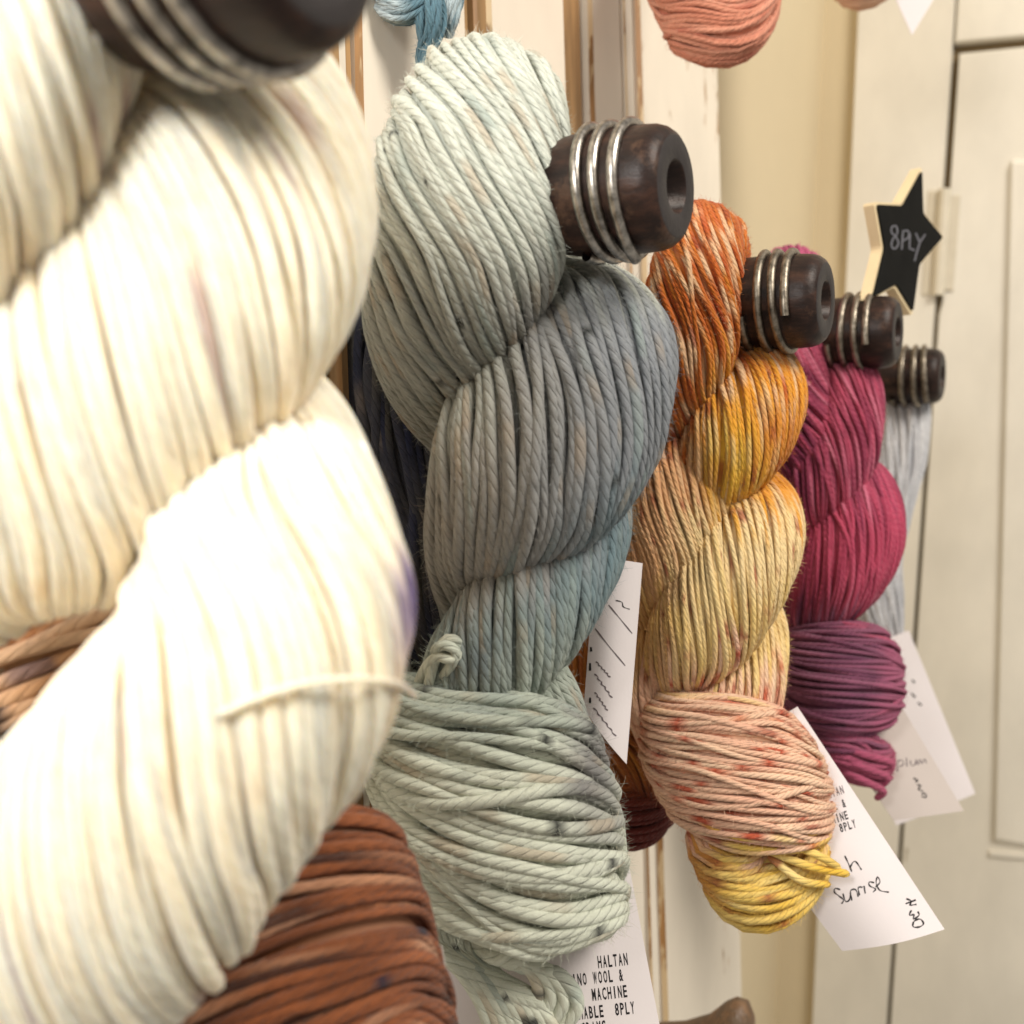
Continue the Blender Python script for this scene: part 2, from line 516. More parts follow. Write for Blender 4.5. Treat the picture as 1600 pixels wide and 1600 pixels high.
def sweep(root, name, ctrl, D, U, twist, ry, colf, seed, mat='mid', indiv=False, dens=1.45, tp=1.0, jit=1.0, sides=7, pitch=None, fuzz=0, rand_top=0.10):
    """a bundle of yarn: strands wound on the surface of a swept ellipse.
    ctrl rows: px, py, towards-camera px, radius across (px), radius in depth (px)"""
    rng = np.random.RandomState(seed)
    k = D/F_PX
    pts = []
    for px, py, dd, ra, rb in ctrl:
        w = P(px, py, D - dd*k)
        pts.append([*w, ra*k, rb*k])
    r = ry*k
    if pitch is None: pitch = r*2.6
    A, L = catmull(pts, 400)
    rmean = (A[:, 3].mean()+A[:, 4].mean())/2
    alpha = math.atan(abs(twist)*rmean/L)
    step = r*(1.3 if indiv else 2.4)*math.cos(alpha)
    n = max(24, int(L/step))
    A, L = catmull(pts, n)
    C, ra, rb = A[:, :3], A[:, 3], A[:, 4]
    Uw = RGT*U[0] - UPV*U[1]
    T = np.gradient(C, axis=0); T /= np.linalg.norm(T, axis=1)[:, None]
    N1 = Uw - T*(T @ Uw)[:, None]; N1 /= np.linalg.norm(N1, axis=1)[:, None]
    N2 = np.cross(T, N1)
    t = np.linspace(0, 1, n); tt = t**tp
    am, bm = np.percentile(ra, 75), np.percentile(rb, 75)
    per = PI*(3*(am+bm) - math.sqrt((3*am+bm)*(am+3*bm)))
    ns = int(per*math.cos(alpha)/(2*r*0.93)*dens)
    pa = np.linspace(0, 2*PI, 721)
    arc = np.concatenate([[0], np.cumsum(np.hypot(np.diff(am*np.cos(pa)), np.diff(bm*np.sin(pa))))]); arc /= arc[-1]
    def ell(p):                       # evenly spaced angle -> ellipse parameter
        q = p/(2*PI); f = np.floor(q)
        return np.interp(q-f, arc, pa) + 2*PI*f
    # core
    sides_c = 40
    ang = np.arange(sides_c)*2*PI/sides_c
    ca = np.maximum(ra-r*2.6, ra*0.4); cb2 = np.maximum(rb-r*2.6, rb*0.4)
    Vc = (C[:, None, :] + ca[:, None, None]*np.cos(ang)[None, :, None]*N1[:, None, :] + cb2[:, None, None]*np.sin(ang)[None, :, None]*N2[:, None, :]).reshape(-1, 3)
    i = np.arange(n-1)[:, None]; kk = np.arange(sides_c)[None, :]; k2 = (kk+1) % sides_c
    Fc = np.stack([i*sides_c+kk, i*sides_c+k2, (i+1)*sides_c+k2, (i+1)*sides_c+kk], -1).reshape(-1, 4)
    pxc, pyc = to_px(C)
    cc = np.repeat(lin(np.clip(colf(pxc, pyc, t*L, np.random.RandomState(seed+7)), 4, 250)), sides_c, axis=0)
    uvc = np.zeros((len(Fc)*4, 2))
    core = link(name, np_mesh(name, Vc, Fc, cc, uvc), YARN[mat], root)
    acc = []
    off = 0
    for j in range(ns):
        psi = 2*PI*(j + rng.uniform(-.22, .22))/ns + twist*tt + 0.10*jit*sn(t*L/(rmean*3), rng, 0.5) + rng.normal()*0.02
        top = rng.uniform() < rand_top
        dr = -r*rng.uniform(0.8, 1.15) + r*0.28*jit*sn(t*L/(rmean*3), rng, 0.6) + (r*0.6 if top else 0)
        if top:
            psi = psi + 0.22*jit*sn(t*L/(rmean*4), rng, 0.4)
        a_, b_ = np.maximum(ra+dr, r*0.5), np.maximum(rb+dr, r*0.5)
        psi = ell(psi)
        S = C + (a_*np.cos(psi))[:, None]*N1 + (b_*np.sin(psi))[:, None]*N2
        rr = r*rng.uniform(0.82, 1.16)*(1+0.11*sn(t*L/(r*14), rng, 0.6))
        V, Fq, col, uv = yarn_tube(S, rr, colf, rng, pitch, sides)
        if fuzz: add_fuzz(root, S, r, rng, colf, fuzz)
        if indiv:
            link('strand', np_mesh('strand', V, Fq, col, uv), YARN[mat], core)
        else:
            acc.append((V, Fq+off, col, uv)); off += len(V)
    # sparser strands underneath
    n2 = max(12, n//2); ix = np.linspace(0, n-1, n2).round().astype(int)
    for j in range(int(ns*0.52)):
        psi = ell(2*PI*(j + rng.uniform(-.3, .3))/(ns*0.52) + twist*tt[ix] + 0.08*sn(t[ix]*L/(rmean*3), rng, 0.5))
        dr = -r*rng.uniform(2.1, 2.7)
        S = C[ix] + (np.maximum(ra[ix]+dr, r*0.5)*np.cos(psi))[:, None]*N1[ix] + (np.maximum(rb[ix]+dr, r*0.5)*np.sin(psi))[:, None]*N2[ix]
        V, Fq, col, uv = yarn_tube(S, r*1.1, colf, rng, pitch, 5)
        acc.append((V, Fq+off, col, uv)); off += len(V)
    if acc:
        o = link('strands', np_mesh('strands', *[np.concatenate([a[q] for a in acc]) for q in range(4)]), YARN[mat], core)
        o['kind'] = 'stuff'
    return core

def loose(root, name, pts, D, ry, colf, seed, mat='mid', sides=8, fuzz=0):
    """one free strand through pixel points (px, py, towards-camera px)"""
    rng = np.random.RandomState(seed)
    k = D/F_PX
    W = [list(P(x, y, D-dd*k)) for x, y, dd in pts]
    _, L = catmull(W, 50)
    C, L = catmull(W, max(10, int(L/(ry*k*0.9))))
    rr = np.full(len(C), ry*k); rr[0] *= 0.55; rr[-1] *= 0.55
    V, Fq, col, uv = yarn_tube(C, rr, colf, rng, ry*k*2.6, sides)
    n = len(C)
    if fuzz: add_fuzz(root, C, ry*k, rng, colf, fuzz)
    # closed ends
    V = np.vstack([V, C[0], C[-1]]); col = np.vstack([col, col[0], col[-1]])
    cap = []
    for q in range(0, sides, 2):
        cap.append((n*sides, (q+2) % sides, q+1, q)); b = (n-1)*sides
        cap.append((n*sides+1, b+q, b+q+1, b+(q+2) % sides))
    Fq = np.vstack([Fq, cap]); uv = np.vstack([uv, np.zeros((len(cap)*4, 2))])
    return link(name, np_mesh(name, V, Fq, col, uv), YARN[mat], root)

def mixc(a, b, t):
    return np.asarray(a, float)[None, :]*(1-t[:, None]) + np.asarray(b, float)[None, :]*t[:, None] if np.ndim(a) == 1 and np.ndim(b) == 1 else \
        np.broadcast_to(a, (len(t), 3))*(1-t[:, None]) + np.broadcast_to(b, (len(t), 3))*t[:, None]
def sm(x, a, b):
    q = np.clip((x-a)/(b-a), 0, 1); return q*q*(3-2*q)
def blob(px, py, cx, cy, rx, ry):
    return np.exp(-(((px-cx)/rx)**2 + ((py-cy)/ry)**2))

def specks(c, s, rng, colr, thr, f, amt=1.0):
    m = sm(sn(s, rng, f), thr, thr+0.25)*amt
    return mixc(c, colr, m)

# ---- dye colours (sRGB numbers of the wool itself)
def col_cream(px, py, s, rng):
    c = mixc((244, 232, 208), (238, 219, 190), 0.5+0.5*sn(s, rng, 14))
    c = specks(c, s, rng, (214, 190, 160), 0.85, 22, 0.5)
    if rng.uniform() < 0.05:
        c = mixc(c, (150, 125, 125), 0.6*sm(sn(s, rng, 10), 0.1, 0.6))
    if rng.uniform() < 0.55:
        c = mixc(c, (92, 80, 130), 0.85*blob(px, py, 636, 930, 22, 105))
        c = mixc(c, (128, 98, 96), 0.7*blob(px, py, 455, 230, 40, 90))
    return c
def col_purple_edge(px, py, s, rng):
    c = mixc((238, 226, 206), (96, 84, 128), sm(py, 780, 980)*0.85 + 0.0*px)
    return c
def col_grey(px, py, s, rng):
    g = np.broadcast_to(np.array((212., 212, 194)), (len(px), 3))
    jx = px + 22*sn(s, rng, 14); jy = py + 34*sn(s, rng, 12) + rng.normal()*18
    top = mixc((212, 216, 204), (168, 170, 162), sm(jy, 330, 540))
    midc = mixc((140, 144, 149), (162, 159, 152), sm(jx, 1000, 700))
    c = mixc(top, midc, np.maximum(sm(jy, 400, 520)*sm(jx, 770, 850), sm(jy+0.72*(jx-830), 560, 660)))
    lo = mixc((124, 140, 143), (176, 185, 173), sm(jy-0.2*(jx-800), 900, 1060))
    c = mixc(c, lo, sm(jy+0.45*(jx-830), 860, 960))
    c = mixc(c, (112, 136, 144), 0.75*blob(jx, jy, 970, 850, 60, 90))
    c = mixc(c, (92, 104, 112), 0.7*blob(jx, jy, 740, 1030, 60, 70))
    c = mixc(c, (215, 220, 204), sm(jy, 1110, 1230))
    c = mixc(c, (124, 122, 122), 0.9*blob(jx, jy, 930, 1180, 45, 110))
    c = mixc(c, (178, 154, 128), 0.4*sm(sn(s, rng, 16), 0.5, 0.9))
    if rng.uniform() < 0.25: c = mixc(c, (150, 165, 160), 0.5*sm(sn(s, rng, 12), 0.2, 0.8))
    if rng.uniform() < 0.5: c = specks(c, s, rng, (48, 50, 48), 1.0, 45, 0.9)
    return c
def col_char(px, py, s, rng):
    c = mixc((92, 89, 84), (58, 62, 86), 0.5+0.5*sn(s, rng, 14))
    return mixc(c, (150, 136, 124), 0.7*sm(sn(s, rng, 12), 0.5, 1.0))
def col_brown(px, py, s, rng):
    c = mixc((158, 94, 58), (116, 68, 44), 0.5+0.5*sn(s, rng, 14))
    c = mixc(c, (216, 172, 142), 0.7*sm(sn(s, rng, 8), 0.1, 0.8)*sm(py, 1280, 1420) if rng.uniform() < .7 else 0*s)
    c = mixc(c, (58, 38, 34), 0.7*sm(sn(s, rng, 9), 0.4, 1.0))
    if rng.uniform() < 0.3: c = specks(c, s, rng, (38, 36, 56), 0.8, 18, 0.85)
    return c
def col_tan(px, py, s, rng):
    c = mixc((228, 170, 120), (244, 216, 186), 0.5+0.5*sn(s, rng, 12))
    c = mixc(c, (62, 52, 50), sm(py+1.6*(60-px)*0.6+40*sn(s, rng, 9), 1120, 1180))
    return specks(c, s, rng, (120, 100, 112), 0.6, 14, 0.6)
def col_sun(px, py, s, rng):
    jx = px + 16*sn(s, rng, 14); jy = py + 26*sn(s, rng, 14) + rng.normal()*22
    c = mixc((206, 122, 48), (190, 92, 50), 0.5+0.5*sn(s, rng, 10))
    c = mixc(c, (230, 158, 56), sm(jy, 520, 600)*sm(jx, 1080, 1110))
    c = mixc(c, (232, 196, 158), 0.9*sm(sn(s, rng, 20), 0.0, 0.6))
    c = mixc(c, (228, 184, 140), 0.85*sm(jy, 650, 720)*sm(jx, 1130, 1080))
    c = mixc(c, (236, 196, 74), 0.8*blob(jx, jy, 1150, 715, 45, 60))
    c = mixc(c, (244, 216, 162), sm(jy, 760, 830)*sm(jx, 1010, 1090))
    c = mixc(c, (234, 196, 104), 0.6*sm(jy, 880, 960)*(0.5+0.5*sn(s, rng, 12)))
    c = mixc(c, (206, 124, 58), 0.8*blob(jx, jy, 1235, 700, 40, 60))
    lo = mixc((244, 208, 176), (234, 182, 154), 0.5+0.5*sn(s, rng, 12))
    lo = specks(lo, s, rng, (190, 84, 58), 0.6, 30, 0.9)
    c = mixc(c, lo, sm(jy, 1030, 1085))
    ye = mixc((234, 192, 82), (244, 216, 140), 0.5+0.5*sn(s, rng, 14))
    ye = mixc(ye, (206, 138, 72), sm(jx, 1140, 1085)*0.8)
    c = mixc(c, ye, sm(jy, 1316, 1336))
    return specks(c, s, rng, (146, 66, 48), 0.75, 26, 0.6)
def col_rust(px, py, s, rng):
    c = mixc((196, 132, 62), (158, 92, 54), 0.5+0.5*sn(s, rng, 12))
    return mixc(c, (106, 50, 46), sm(py, 1200, 1270))
def col_plum(px, py, s, rng):
    jx = px + 14*sn(s, rng, 12); jy = py + 24*sn(s, rng, 12) + rng.normal()*16
    c = mixc((196, 90, 116), (146, 60, 86), 0.5+0.5*sn(s, rng, 10))
    c = mixc(c, (112, 44, 72), sm(jx, 1300, 1245)*sm(jy, 560, 620)*0.8)
    c = mixc(c, (196, 84, 112), 0.85*sm(sn(s, rng, 16), 0.15, 0.7))
    if rng.uniform() < 0.3: c = mixc(c, (220, 128, 152), 0.8*sm(sn(s, rng, 12), -0.2, 0.5))
    c = mixc(c, (190, 92, 128), sm(jy, 560, 430)*0.9)
    c = mixc(c, (198, 78, 106), 0.7*sm(jy, 760, 830)*sm(jy, 960, 900))
    lo = mixc((116, 68, 94), (158, 96, 122), 0.5+0.5*sn(s, rng, 12))
    lo = mixc(lo, (178, 92, 124), 0.7*sm(jx, 1350, 1390))
    c = mixc(c, lo, sm(jy, 950, 985))
    return mixc(c, (176, 84, 112), sm(jy, 1120, 1170)*0.8)
def col_pale(px, py, s, rng):
    return mixc((224, 224, 226), (200, 202, 208), 0.5+0.5*sn(s, rng, 12))
def col_salmon(px, py, s, rng):
    c = mixc((228, 164, 138), (216, 138, 112), 0.5+0.5*sn(s, rng, 12))
    return specks(c, s, rng, (190, 104, 84), 0.7, 14, 0.6)
def col_peach(px, py, s, rng):
    return mixc((226, 172, 140), (232, 190, 160), 0.5+0.5*sn(s, rng, 12))
def col_teal(px, py, s, rng):
    c = mixc((186, 200, 204), (96, 128, 142), sm(px, 615, 650))
    return mixc(c, (84, 112, 126), 0.6*sm(sn(s, rng, 30), 0.2, 0.8))

S_ = (0.86, 0.5)          # across a bundle that runs down to the left
H_ = (-0.2, -1.0)         # across a bundle that runs sideways

# ---- 1 cream skein
DW = 0.225
sk = empty('yarn_skein', tuple(P(300, 1500, DW)), 'thick cream white skein with a purple strand, hanging closest to the lamp', 'yarn skein', 'twisted yarn skeins hung on the pegs')
kw = dict(mat='near', indiv=True, pitch=0.0062, dens=1.6, jit=1.0, rand_top=0.08)
sweep(sk, 'bundle', [(170, -60, -140, 150, 130), (110, -160, 20, 190, 150), (0, 60, 150, 190, 170), (-60, 260, 150, 185, 170), (-130, 420, 60, 150, 120), (-110, 640, -100, 100, 90)], DW, S_, -7.0, 14, col_cream, 11, **kw)
sweep(sk, 'bundle', [(270, 0, -200, 130, 110), (380, 180, -110, 190, 140), (335, 380, -20, 245, 185), (200, 590, 10, 232, 200), (90, 760, -20, 210, 180), (0, 850, -80, 150, 140), (-30, 940, -190, 90, 90)], DW, S_, -8.5, 14, col_cream, 12, **kw)
sweep(sk, 'bundle', [(460, 640, -240, 70, 80), (470, 725, -110, 112, 120), (445, 850, 0, 200, 165), (402, 1040, 60, 216, 195), (268, 1230, 60, 232, 205), (140, 1400, 30, 240, 190), (60, 1540, -40, 200, 160), (-10, 1680, -140, 140, 110)], DW, S_, -8.0, 14, col_cream, 13, **kw)
loose(sk, 'tie', [(648, 1088, -60), (624, 1070, 110), (570, 1062, 200), (490, 1066, 240), (410, 1088, 262), (340, 1118, 262), (290, 1142, 215)], DW, 5.5, col_cream, 14, 'near')
loose(sk, 'purple_strand', [(560, 690, -60), (590, 760, -40), (612, 850, -30), (620, 950, -40), (606, 1040, -80), (590, 1075, -150)], DW, 12, col_purple_edge, 16, 'near')

# ---- 2 brown skein behind it
DBR = 0.275
sk = empty('yarn_skein', tuple(P(480, 1700, DBR)), 'rust brown skein with navy flecks tucked behind the cream skein', 'yarn skein', 'twisted yarn skeins hung on the pegs')
kw = dict(mat='mid', indiv=True, pitch=0.0052, jit=1.4, dens=1.15)
sweep(sk, 'tucked_end', [(60, 1760, -160, 190, 90), (190, 1660, -40, 205, 120), (330, 1560, 20, 222, 130), (460, 1490, 25, 225, 130), (560, 1490, -20, 205, 110), (622, 1580, -130, 175, 90), (610, 1700, -230, 130, 80)], DBR, (-0.3, -1), 0.25, 9.5, col_brown, 21, **kw)
sweep(sk, 'bundle', [(330, 700, -200, 110, 90), (250, 900, -190, 130, 100), (90, 1010, -130, 130, 90), (0, 1060, -100, 120, 80), (-120, 1150, -110, 130, 90), (0, 1400, -190, 130, 90), (200, 1560, -170, 120, 90)], DBR, (0.5, 0.86), 1.6, 13, col_tan, 22, **kw)

# ---- 3 grey green skein in focus
DG = 0.385
sk = empty('yarn_skein', tuple(P(820, 1500, DG)), 'grey and pale green skein with dark flecks between cream and orange skeins', 'yarn skein', 'twisted yarn skeins hung on the pegs')
kw = dict(mat='mid', indiv=True, pitch=0.0050, fuzz=2200, jit=1.2, rand_top=0.12)
sweep(sk, 'bundle', [(800, 380, -150, 90, 80), (785, 230, -60, 112, 95), (760, 178, 50, 122, 110), (738, 270, 110, 142, 118), (722, 400, 100, 148, 122), (690, 520, 40, 118, 105), (690, 610, -30, 85, 75), (740, 690, -130, 60, 60)], DG, S_, -11.5, 7.0, col_grey, 231, tp=0.62, dens=1.6, **kw)
sweep(sk, 'bundle', [(860, 440, -150, 60, 60), (905, 480, -70, 105, 85), (925, 540, -5, 135, 110), (875, 660, 40, 160, 130), (815, 750, 42, 150, 125), (765, 820, 15, 105, 95), (730, 880, -50, 65, 60), (740, 960, -130, 50, 50)], DG, S_, -5.2, 8.2, col_grey, 32, **kw)
sweep(sk, 'bundle', [(930, 750, -130, 60, 50), (915, 830, -50, 76, 70), (848, 920, 0, 98, 88), (780, 1010, 5, 98, 86), (730, 1085, -20, 84, 76), (700, 1160, -70, 66, 60)], DG, S_, -6.0, 8.2, col_grey, 33, **kw)
sweep(sk, 'bundle', [(780, 960, -110, 50, 45), (846, 1070, -60, 52, 46), (882, 1180, -45, 50, 45), (892, 1270, -60, 46, 40), (890, 1360, -100, 40, 40)], DG, (1, 0.1), -1.5, 9, col_grey, 34, **kw)
kw['jit'] = 1.7
sweep(sk, 'tucked_end', [(620, 1080, -190, 90, 45), (622, 1150, -90, 125, 60), (672, 1215, 5, 165, 70), (765, 1268, 50, 195, 75), (855, 1300, 45, 185, 70), (915, 1320, -10, 150, 60), (925, 1360, -110, 100, 45)], DG, H_, 0.22, 10.4, col_grey, 35, **{**kw, 'rand_top': 0.3})
rg = random.Random(5)
for i in range(9):
    x0 = 672 + i*12
    loose(sk, 'loop', [(x0-5, 1440+i*3, -70), (x0+5, 1480+i*5, -15), (x0+50+i*3, 1520+i*6, 5), (x0+88+i*4, 1590+i*10, 0), (x0+95+i*3, 1680+i*8, -20), (x0+50, 1770, -40)], DG, 11.5, col_grey, 40+i, fuzz=900)
for i in range(4):
    x0 = 770 + i*20
    loose(sk, 'loop', [(x0-30, 1470, -50), (x0, 1496+i*6, 0), (x0+45, 1500+i*8, 12), (x0+72, 1545+i*9, 5), (x0+45-i*6, 1600+i*8, -10), (x0-20, 1680, -30)], DG, 12, col_grey, 52+i, fuzz=900)
for i, pts in enumerate(([(668, 1075, 40), (680, 1030, 62), (697, 1000, 74), (716, 1004, 70), (722, 1022, 56)], [(676, 1018, 60), (694, 1008, 82), (712, 1018, 80), (704, 1040, 66), (690, 1060, 40)], [(640, 1110, 0), (662, 1050, 40), (684, 1026, 70), (706, 1030, 78), (728, 1010, 60)])):
    loose(sk, 'knot', pts, DG, 8.5, lambda px, py, s, r: col_grey(px, py+200, s, r), 57+i, fuzz=900)
for i in range(3):
    loose(sk, 'tie', [(596+i*3, 1090+i*22, -60), (640, 1085+i*24, 20), (720, 1100+i*26, 68), (790, 1140+i*28, 80), (850, 1185+i*22, 74), (900, 1200+i*15, 40)], DG, 10.5, lambda px, py, s, r: col_grey(px, py+150, s, r), 60+i, fuzz=900)

# ---- 4 charcoal skein behind the grey one
DCH = 0.425
sk = empty('yarn_skein', tuple(P(640, 1000, DCH)), 'dark charcoal and navy skein half hidden behind the grey green skein', 'yarn skein', 'twisted yarn skeins hung on the pegs')
sweep(sk, 'bundle', [(660, 300, -60, 70, 60), (585, 430, -40, 90, 70), (560, 560, -20, 100, 80), (600, 700, -20, 95, 75), (650, 800, -30, 80, 70), (720, 880, -60, 60, 60)], DCH, (1, -0.1), 1.8, 8.5, col_char, 71, indiv=True, pitch=0.0056)
sweep(sk, 'bundle', [(760, 640, -60, 60, 50), (690, 720, -30, 80, 60), (660, 850, -20, 85, 65), (650, 980, -30, 80, 60), (690, 1080, -60, 60, 50)], DCH, (1, 0.2), -1.6, 8.5, col_char, 72, indiv=True, pitch=0.0056)

# ---- 5 orange yellow skein
DS = 0.475
sk = empty('yarn_skein', tuple(P(1190, 1440, DS)), 'orange, yellow and peach skein with rust speckles and a handwritten tag', 'yarn skein', 'twisted yarn skeins hung on the pegs')
kw = dict(mat='fine', pitch=0.0036, sides=5, fuzz=1500, jit=1.3, rand_top=0.14)
sweep(sk, 'bundle', [(1120, 480, -110, 45, 40), (1115, 400, -80, 62, 52), (1098, 375, 5, 68, 58), (1088, 440, 40, 74, 62), (1075, 540, 36, 76, 64), (1052, 620, -5, 66, 56), (1040, 690, -50, 45, 40)], DS, S_, -8.0, 4.2, col_sun, 81, tp=0.65, **kw)
sweep(sk, 'bundle', [(1150, 545, -90, 30, 30), (1182, 570, -40, 58, 50), (1184, 620, 5, 76, 66), (1148, 690, 22, 80, 70), (1118, 748, 5, 62, 54), (1110, 790, -50, 36, 34)], DS, S_, -4.4, 4.2, col_sun, 82, **kw)
sweep(sk, 'bundle', [(1130, 660, -80, 40, 40), (1100, 710, -30, 66, 56), (1070, 780, 0, 80, 64), (1052, 860, 0, 72, 60), (1035, 920, -20, 52, 46), (1030, 980, -60, 36, 34)], DS, S_, -4.6, 4.2, col_sun, 83, **kw)
sweep(sk, 'bundle', [(1165, 740, -90, 30, 30), (1192, 785, -35, 56, 50), (1182, 840, 8, 76, 68), (1135, 920, 26, 86, 72), (1085, 1000, 14, 78, 64), (1055, 1050, -15, 52, 46), (1050, 1100, -60, 36, 34)], DS, S_, -6.0, 4.3, col_sun, 84, **kw)
sweep(sk, 'bundle', [(1190, 960, -90, 36, 34), (1188, 1010, -40, 46, 44), (1160, 1080, -14, 66, 54), (1110, 1140, -20, 70, 50), (1060, 1200, -60, 50, 40)], DS, S_, -3.6, 4.3, col_sun, 85, **kw)
sweep(sk, 'bundle', [(1060, 960, -90, 50, 40), (1025, 1020, -40, 44, 40), (1012, 1090, -30, 40, 36), (1040, 1170, -60, 36, 34)], DS, (1, 0), -1.0, 4.3, col_sun, 86, **kw)
sweep(sk, 'tucked_end', [(1050, 1120, -130, 60, 35), (1042, 1150, -60, 88, 48), (1070, 1182, 10, 108, 56), (1145, 1205, 44, 116, 60), (1212, 1222, 34, 106, 56), (1256, 1238, -10, 84, 46), (1254, 1245, -90, 60, 35)], DS, (-0.25, -1), 0.15, 4.9, col_sun, 87, **{**kw, 'rand_top': 0.25, 'jit': 1.6})
sweep(sk, 'end_loop', [(1150, 1270, -70, 60, 40), (1122, 1330, -20, 58, 45), (1165, 1385, 5, 62, 48), (1215, 1382, 5, 60, 46), (1258, 1345, -15, 44, 36), (1274, 1290, -60, 34, 30)], DS, (-0.5, -0.86), 0.5, 6.0, col_sun, 88, **{**kw, 'rand_top': 0.45, 'jit': 1.6})
for i, (a, b, c) in enumerate((((1180, 1320), (1260, 1352), (1326, 1366)), ((1200, 1335), (1250, 1375), (1296, 1382)), ((1230, 1316), (1285, 1340), (1312, 1358)))):
    loose(sk, 'loose_end', [(*a, 40), (*b, 52), (*c, 30)], DS, 6.5, lambda px, py, s, r: col_sun(px-60, py+90, s, r), 95+i, 'fine', 6, fuzz=700)

# ---- 6 rust skein behind it
DRU = 0.53
sk = empty('yarn_skein', tuple(P(970, 1330, DRU)), 'rust and dark maroon skein end showing behind the white folded tag', 'yarn skein', 'twisted yarn skeins hung on the pegs')
sweep(sk, 'bundle', [(1010, 780, -60, 50, 40), (985, 900, -40, 60, 50), (960, 1020, -20, 68, 55), (950, 1120, -20, 66, 55), (985, 1210, -10, 70, 55), (990, 1275, -20, 55, 45)], DRU, (1, 0.1), -2.2, 4.6, col_rust, 101, mat='fine', pitch=0.0036, sides=5)
sweep(sk, 'tucked_end', [(900, 1215, -70, 46, 35), (925, 1240, -20, 62, 45), (975, 1262, 5, 66, 50), (1010, 1258, -20, 58, 40), (1030, 1240, -80, 45, 35)], DRU, H_, 0.2, 4.8, col_rust, 102, mat='fine', pitch=0.0036, sides=5)

# ---- 7 plum skein
DP = 0.605
sk = empty('yarn_skein', tuple(P(1340, 1240, DP)), 'plum and magenta skein below the black star, between orange and pale skeins', 'yarn skein', 'twisted yarn skeins hung on the pegs')
kw = dict(mat='fine', pitch=0.0036, sides=5, fuzz=900, jit=1.3, rand_top=0.14)
sweep(sk, 'bundle', [(1240, 520, -80, 40, 36), (1245, 450, -60, 52, 44), (1228, 438, -10, 58, 50), (1222, 520, 0, 62, 52), (1235, 610, 0, 62, 50), (1262, 700, -5, 66, 54), (1270, 770, -20, 58, 48), (1262, 830, -60, 40, 36)], DP, (1, -0.1), -4.5, 3.4, col_plum, 111, **kw)
sweep(sk, 'bundle', [(1310, 570, -50, 45, 40), (1326, 610, -5, 52, 46), (1316, 680, 10, 60, 50), (1285, 760, 10, 60, 50), (1262, 820, -20, 46, 40)], DP, S_, -4.2, 3.4, col_plum, 112, **kw)
sweep(sk, 'bundle', [(1300, 730, -70, 40, 36), (1338, 765, -20, 58, 52), (1340, 830, 8, 74, 60), (1310, 895, 10, 72, 58), (1280, 945, -10, 56, 46), (1265, 990, -50, 40, 36)], DP, S_, -3.0, 3.4, col_plum, 113, **kw)
sweep(sk, 'tucked_end', [(1240, 1030, -110, 60, 36), (1246, 1050, -50, 82, 45), (1285, 1060, 5, 96, 54), (1330, 1062, 12, 94, 52), (1368, 1062, -20, 82, 44), (1376, 1066, -80, 60, 34)], DP, (-0.05, -1), 0.3, 3.8, col_plum, 114, **{**kw, 'rand_top': 0.3, 'jit': 1.6})
sweep(sk, 'end_loop', [(1270, 1110, -50, 44, 32), (1300, 1150, 0, 46, 36), (1340, 1180, 5, 44, 34), (1368, 1190, -10, 36, 28), (1370, 1180, -60, 30, 26)], DP, (-0.4, -0.9), 0.4, 4.2, col_plum, 115, **{**kw, 'rand_top': 0.3, 'jit': 1.6})
for i in range(3):
    loose(sk, 'loose_end', [(1300+i*4, 1160+i*20, 20), (1345, 1178+i*20, 40), (1392-i*6, 1192+i*22, 20), (1380-i*6, 1212+i*18, 5)], DP, 6.0, lambda px, py, s, r: col_plum(px+30, py+90, s, r), 117+i, 'fine', 6)

# ---- 8 pale grey skein on the far peg
DPA = 0.79
sk = empty('yarn_skein', tuple(P(1400, 1010, DPA)), 'pale silvery grey skein on the last peg before the cupboard', 'yarn skein', 'twisted yarn skeins hung on the pegs')
sweep(sk, 'bundle', [(1400, 560, -40, 36, 32), (1408, 640, -10, 42, 36), (1402, 710, 0, 44, 38), (1385, 780, 0, 42, 36), (1370, 860, -5, 40, 34), (1372, 940, -10, 38, 32), (1382, 1010, -15, 30, 26)], DPA, (1, 0.2), -1.8, 3.4, col_pale, 121, mat='fine', pitch=0.004, sides=5)

# ---- skeins of the row above
DSA = 0.56
sk = empty('yarn_skein', tuple(P(1120, 100, DSA)), 'salmon pink skein end hanging down from the row above', 'yarn skein', 'skein ends of the upper row')
sweep(sk, 'tucked_end', [(1070, -130, -120, 70, 45), (1050, -60, -50, 76, 50), (1085, 0, 5, 74, 54), (1130, 25, 12, 76, 54), (1168, -10, -10, 58, 46), (1170, -90, -60, 50, 40)], DSA, (-0.3, -0.95), 0.35, 4.2, col_salmon, 131, mat='fine', pitch=0.0036, sides=5, jit=2.2, rand_top=0.35, fuzz=900)
sweep(sk, 'bundle', [(1110, -40, -60, 60, 45), (1090, -160, -60, 75, 60), (1100, -300, -60, 75, 60), (1080, -420, -90, 60, 50)], DSA, (1, 0), -1.5, 4.2, col_salmon, 132, mat='fine', pitch=0.0036, sides=5)
DPE = 0.74
sk = empty('yarn_skein', tuple(P(1348, 10, DPE)), 'pale peach skein tip at the top beside the lilac tag', 'yarn skein', 'skein ends of the upper row')
sweep(sk, 'tucked_end', [(1320, -120, -70, 46, 36), (1318, -60, -30, 48, 38), (1350, -34, 8, 46, 40), (1380, -60, -20, 42, 36), (1376, -130, -60, 40, 34)], DPE, (-0.2, -1), 0.3, 4.2, col_peach, 133, mat='fine', pitch=0.0036, sides=5)
sweep(sk, 'bundle', [(1348, -60, -50, 40, 34), (1340, -180, -50, 48, 40), (1352, -300, -50, 48, 40), (1340, -430, -70, 40, 34)], DPE, (1, 0), -2.5, 4.2, col_peach, 134, mat='fine', pitch=0.0036, sides=5)
DTE = 0.43
